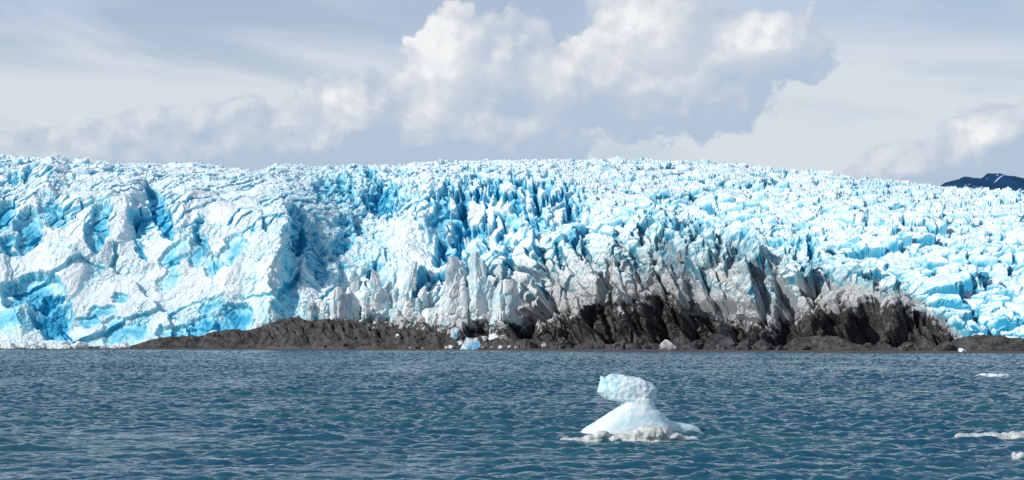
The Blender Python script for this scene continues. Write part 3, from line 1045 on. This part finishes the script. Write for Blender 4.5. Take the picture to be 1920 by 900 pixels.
def floe(px, py, wpx, hpx, label, seed, mat, cat="ice floe"):
    c, k = on_water(px, py)
    r = random.Random(seed)
    balls = [(Vector((0, 0, -0.1)), (wpx * .5 * k, wpx * .3 * k, hpx * .45 * k), 0)]
    for i in range(7):
        u = (i / 6 - 0.5) * wpx * 0.86
        balls.append((Vector((u * k, r.uniform(-.1, .1) * wpx * k, hpx * k * r.uniform(.05, .35))), (wpx * k * r.uniform(.10, .2), wpx * k * .18, hpx * k * r.uniform(.45, .7)), r.uniform(-.2, .2)))
    vox = max(0.03, wpx * k / 90)
    me = sculpt("ice_floe", balls, vox, 0.07 * max(1, wpx * k / 5), 2.0, 2, seed, 4, 1.8)
    o = link("ice_floe", me, mat)
    o.location = c
    tag(o, label, cat)


floe(1866, 823, 138, 13, "long flat white ice floe cut by the right edge of the picture", 3, M_SLUSH)
floe(1858, 707, 56, 7, "small pale ice floe far out, below the beach on the right", 4, M_CHUNK)
floe(1918, 862, 34, 17, "small white ice lump in the lower right corner of the water", 6, M_SLUSH)


# ---- seracs standing out of the dirty front: parts of the glacier
def ice_at(px, py):
    """distance of the ice surface nearest to the viewer at this row of this column"""
    pxs, PXd, PYd, Yd = ICE
    j = int(np.clip(np.searchsorted(pxs, px), 0, len(pxs) - 1))
    col = PYd[:, j]
    ok = np.nonzero((col[:-1] >= py) & (col[1:] < py))[0]
    return float(Yd[ok[0], j]) if len(ok) else float(Yd[60, j])


M_SERAC = mat_glacier()
M_SERAC.name = "serac_ice"


def mat_serac():
    m, N, b = principled("weathered_serac_ice")
    g = N.n('ShaderNodeNewGeometry').outputs['Position']
    n = N.noise(g, 0.13, 3.0, 0.5, 0.3)
    n2 = N.noise(g, 0.9, 4.0, 0.6)
    c = N.mix(N.sstep(n, 0.40, 0.62), (0.80, 0.83, 0.83), (0.48, 0.69, 0.74))
    mp = N.n('ShaderNodeMapping')
    mp.inputs['Scale'].default_value = (1.0, 1.0, 0.16)
    N.put(mp.inputs['Vector'], g)
    st = N.noise(mp.outputs[0], 0.45, 5.0, 0.65)
    c = N.mix(N.sstep(st, 0.55, 0.76, 0.0, 0.65), c, N.mix(n2, (0.22, 0.205, 0.19), (0.46, 0.435, 0.41)))
    N.put(b.inputs['Base Color'], c)
    b.inputs['Roughness'].default_value = 0.6
    b.inputs['Specular IOR Level'].default_value = 0.3
    bump(N, b, N.add(n2, N.mul(N.noise(g, 2.4, 4.0, 0.6), 0.4)), 0.5, 0.7)
    return m


bpy.data.materials.remove(M_SERAC)
M_SERAC = mat_serac()


def build_seracs():
    forms = []
    for sd in range(9):
        r = random.Random(60 + sd)
        bm = bmesh.new()
        bmesh.ops.create_icosphere(bm, subdivisions=5, radius=1.0)
        lean = r.uniform(-.30, .22)
        taper = r.uniform(.05, .42)
        planes = [(Vector((math.cos(a), math.sin(a), r.uniform(-.15, .45))).normalized(), r.uniform(.50, .80)) for a in [r.uniform(0, 6.28) for _ in range(5)]]
        planes += [(Vector((r.uniform(-.9, .9), r.uniform(-.5, .3), 1)).normalized(), r.uniform(.55, .85)) for _ in range(2)]
        off = Vector((sd * 4.1, 2.2, sd))
        for v in bm.verts:
            p = Vector([math.copysign(abs(c) ** e, c) for c, e in zip(v.co, (.60, .60, .70))])
            for n, d in planes:
                kk = p.dot(n) - d
                if kk > 0:
                    p -= n * kk * 0.92
            t = (p.z + 1) / 2
            p.x = p.x * (1 - taper * t) + lean * t
            p.y *= 1 - taper * t
            d = Vector((p.x, p.y, 0.25 * p.z))
            dist, pts = mnoise.voronoi(p * 1.5 + off)
            crack = min((dist[1] - dist[0]) / 0.16, 1.0)
            p += d.normalized() * (0.22 * mnoise.fractal(Vector((p.x * 1.3, p.y * 1.3, p.z * 0.8)) + off, 0.9, 2.1, 5) - 0.12 * (1 - crack))
            v.co = p
        me = bpy.data.meshes.new("serac")
        bm.to_mesh(me); bm.free()
        me.polygons.foreach_set("use_smooth", np.zeros(len(me.polygons), bool))
        me.materials.append(M_SERAC)
        forms.append(me)
    # column, top row, foot row, width, shape, turn
    L = [(581, 554, 600, 17, 0, 0), (602, 558, 602, 36, 1, 1), (632, 527, 602, 25, 2, 2), (648, 541, 602, 26, 3, 0), (660, 534, 600, 28, 4, 1), (668, 501, 548, 20, 5, 3), (704, 500, 545, 20, 0, 2),
         (708, 538, 585, 34, 6, 2), (712, 570, 604, 42, 1, 4), (739, 535, 582, 30, 2, 1), (776, 556, 600, 36, 5, 2), (771, 487, 540, 24, 3, 4), (757, 537, 580, 24, 4, 5), (792, 533, 585, 26, 6, 1), (690, 545, 596, 24, 3, 2),
         (742, 572, 602, 30, 4, 3), (810, 570, 612, 30, 0, 5), (860, 470, 575, 46, 2, 3), (858, 528, 604, 44, 1, 2), (896, 472, 560, 32, 5, 1), (912, 516, 596, 52, 6, 3), (946, 512, 598, 40, 4, 2), (885, 560, 610, 24, 3, 1),
         (935, 560, 606, 30, 0, 4), (972, 540, 602, 30, 2, 5), (836, 545, 606, 24, 4, 1)]
    for (px, top, foot, w, f, rot) in L:
        y = ice_at(px, foot - 6) - 1.0
        k = y / FOC
        hgt = (foot - top) * k
        o = bpy.data.objects.new("serac", forms[(f + 2 * (int(px) % 5)) % 9])
        COL.objects.link(o)
        o.parent = glacier
        a, b, zc = W(px, (top + foot) / 2 + 4, y)
        o.location = (a, b, zc)
        o.rotation_euler = (0, 0, rot * 1.05)
        o.scale = (w * k * 0.66, w * k * 0.66, hgt * 0.56)


build_seracs()


# ---- loose ice and boulders along the foot
LX, LY, LZ = LAND


def land_z(px, s):
    pxs = np.linspace(-260, 2180, LX.shape[1])
    j = int(np.clip(np.searchsorted(pxs, px), 1, LX.shape[1] - 1))
    sv = LY[:, j] - float(shore_y(px))
    return float(np.interp(s, sv, LZ[:, j]))


def place(me_name, mesh, px, s, wpx, tall, rot, sink=0.25, tilt=0.0):
    y = float(shore_y(px)) + s
    k = y / FOC
    o = bpy.data.objects.new(me_name, mesh)
    COL.objects.link(o)
    w = wpx * k
    z = land_z(px, s)
    o.location = ((px - 960) * k, y, z + w * tall * (0.36 - sink))
    o.scale = (w, w, w * tall)
    o.rotation_euler = (tilt, tilt * 0.6, rot)
    return o


ICE_FORMS = [chisel("ice_chunk", 100 + i, 10) for i in range(7)]
for me_ in ICE_FORMS:
    me_.materials.append(M_CHUNK)
ROCK_FORMS = [chisel("boulder", 200 + i, 11, 4, 0.10) for i in range(7)]
for me_ in ROCK_FORMS:
    me_.materials.append(M_BOULDER)
GREY_FORMS = [m_.copy() for m_ in ICE_FORMS]
for me_ in GREY_FORMS:
    me_.materials.clear(); me_.materials.append(M_GREYICE)

rr = random.Random(5)
for i in range(95):
    px = rr.uniform(-30, 235) if i < 70 else rr.uniform(-30, 130)
    s = rr.uniform(20, 40)
    w = rr.choice([6, 7, 9, 10, 12, 15, 19, 24]) * rr.uniform(.8, 1.2) * (1.0 if px < 150 else 0.75)
    o = place("ice_chunk", ICE_FORMS[i % 7], px, s, w, rr.uniform(.55, .95), rr.uniform(0, 6.28), 0.22, rr.uniform(-.4, .4))
    tag(o, "white ice chunk in the rubble band between cliff foot and water at left", "ice chunk", "ice rubble along the left beach")

# fallen ice on the moraine in the middle
fallen = [(677, 46, 10), (690, 38, 8), (700, 38, 9), (745, 33, 9), (752, 40, 13), (770, 24, 11), (782, 24, 7), (792, 25, 6), (838, 32, 10), (846, 30, 12), (905, 34, 9), (922, 30, 10), (938, 33, 12), (955, 36, 10), (968, 34, 8), (862, 36, 14), (893, 40, 14), (910, 42, 18), (925, 44, 20), (945, 46, 18), (815, 42, 12), (1020, 40, 10)]
for i, (px, s, w) in enumerate(fallen):
    o = place("ice_chunk", ICE_FORMS[(i * 3) % 7] if i % 3 == 0 else GREY_FORMS[i % 7], px, s, w * 0.9, rr.uniform(.6, .9), i * 1.3, 0.18, 0.2)
    tag(o, "whitish ice chunk fallen onto the dark moraine below the middle of the glacier", "ice chunk", "fallen ice on the moraine")
for (px, s, w, h, lab) in [(880, 18, 36, .86, "large pale ice block with a blue side alone on the dark gravel beach"), (853, 40, 16, 1.45, "upright pale green ice block standing behind the lone beach block")]:
    me_ = chisel("ice_block", int(px), 8, 4, 0.05)
    me_.materials.append(M_BLOCK)
    o = place("ice_block", me_, px, s, w, h, 0.6, 0.16)
    tag(o, lab, "ice block")
me_ = chisel("ice_block", 77, 8, 4, 0.05); me_.materials.append(M_CHUNK)
o = place("ice_block", me_, 1805, 17, 17, .40, 0.2, 0.1, 0.35)
tag(o, "thin white ice slab leaning at the right end of the black debris", "ice block")

for i in range(80):
    px = rr.choice([rr.uniform(960, 1480), rr.uniform(1030, 1420), rr.uniform(1480, 1800)])
    s = rr.uniform(22, 44)
    w = rr.choice([5, 6, 7, 9, 12, 16, 22, 28]) * rr.uniform(.8, 1.2)
    o = place("boulder", ROCK_FORMS[i % 7], px, s, w, rr.uniform(.6, 1.0), rr.uniform(0, 6.28), 0.2, rr.uniform(-.4, .4))
    tag(o, "dark angular boulder on the strand below the debris-covered ice", "boulder", "boulders below the debris-covered ice")
for i in range(60):
    px = rr.choice([rr.uniform(300, 960), rr.uniform(560, 900)])
    s = rr.uniform(20, 40)
    w = rr.choice([3, 4, 5, 6, 8]) * rr.uniform(.8, 1.2)
    o = place("stone", ROCK_FORMS[i % 7], px, s, w, rr.uniform(.6, .9), rr.uniform(0, 6.28), 0.16, rr.uniform(-.3, .3))
    tag(o, "dark stone lying on the grey gullied moraine bank, left of the debris-covered ice", "stone", "stones on the moraine bank")
for i, (px, s, w, lab) in enumerate([(1250, 22, 34, "pale tan boulder lying on the beach, right of the tall dark cliff"), (1345, 34, 52, "large flat-faced brown boulder leaning against the dark ice foot"), (1430, 26, 34, "rounded grey boulder by the dark hollow in the ice foot")]):
    me_ = chisel("boulder", 300 + i, 10, 5, 0.06)
    me_.materials.append(M_BOULDER if i else M_GREYICE)
    o = place("boulder", me_, px, s, w, .7, i, 0.2)
    tag(o, lab, "boulder")
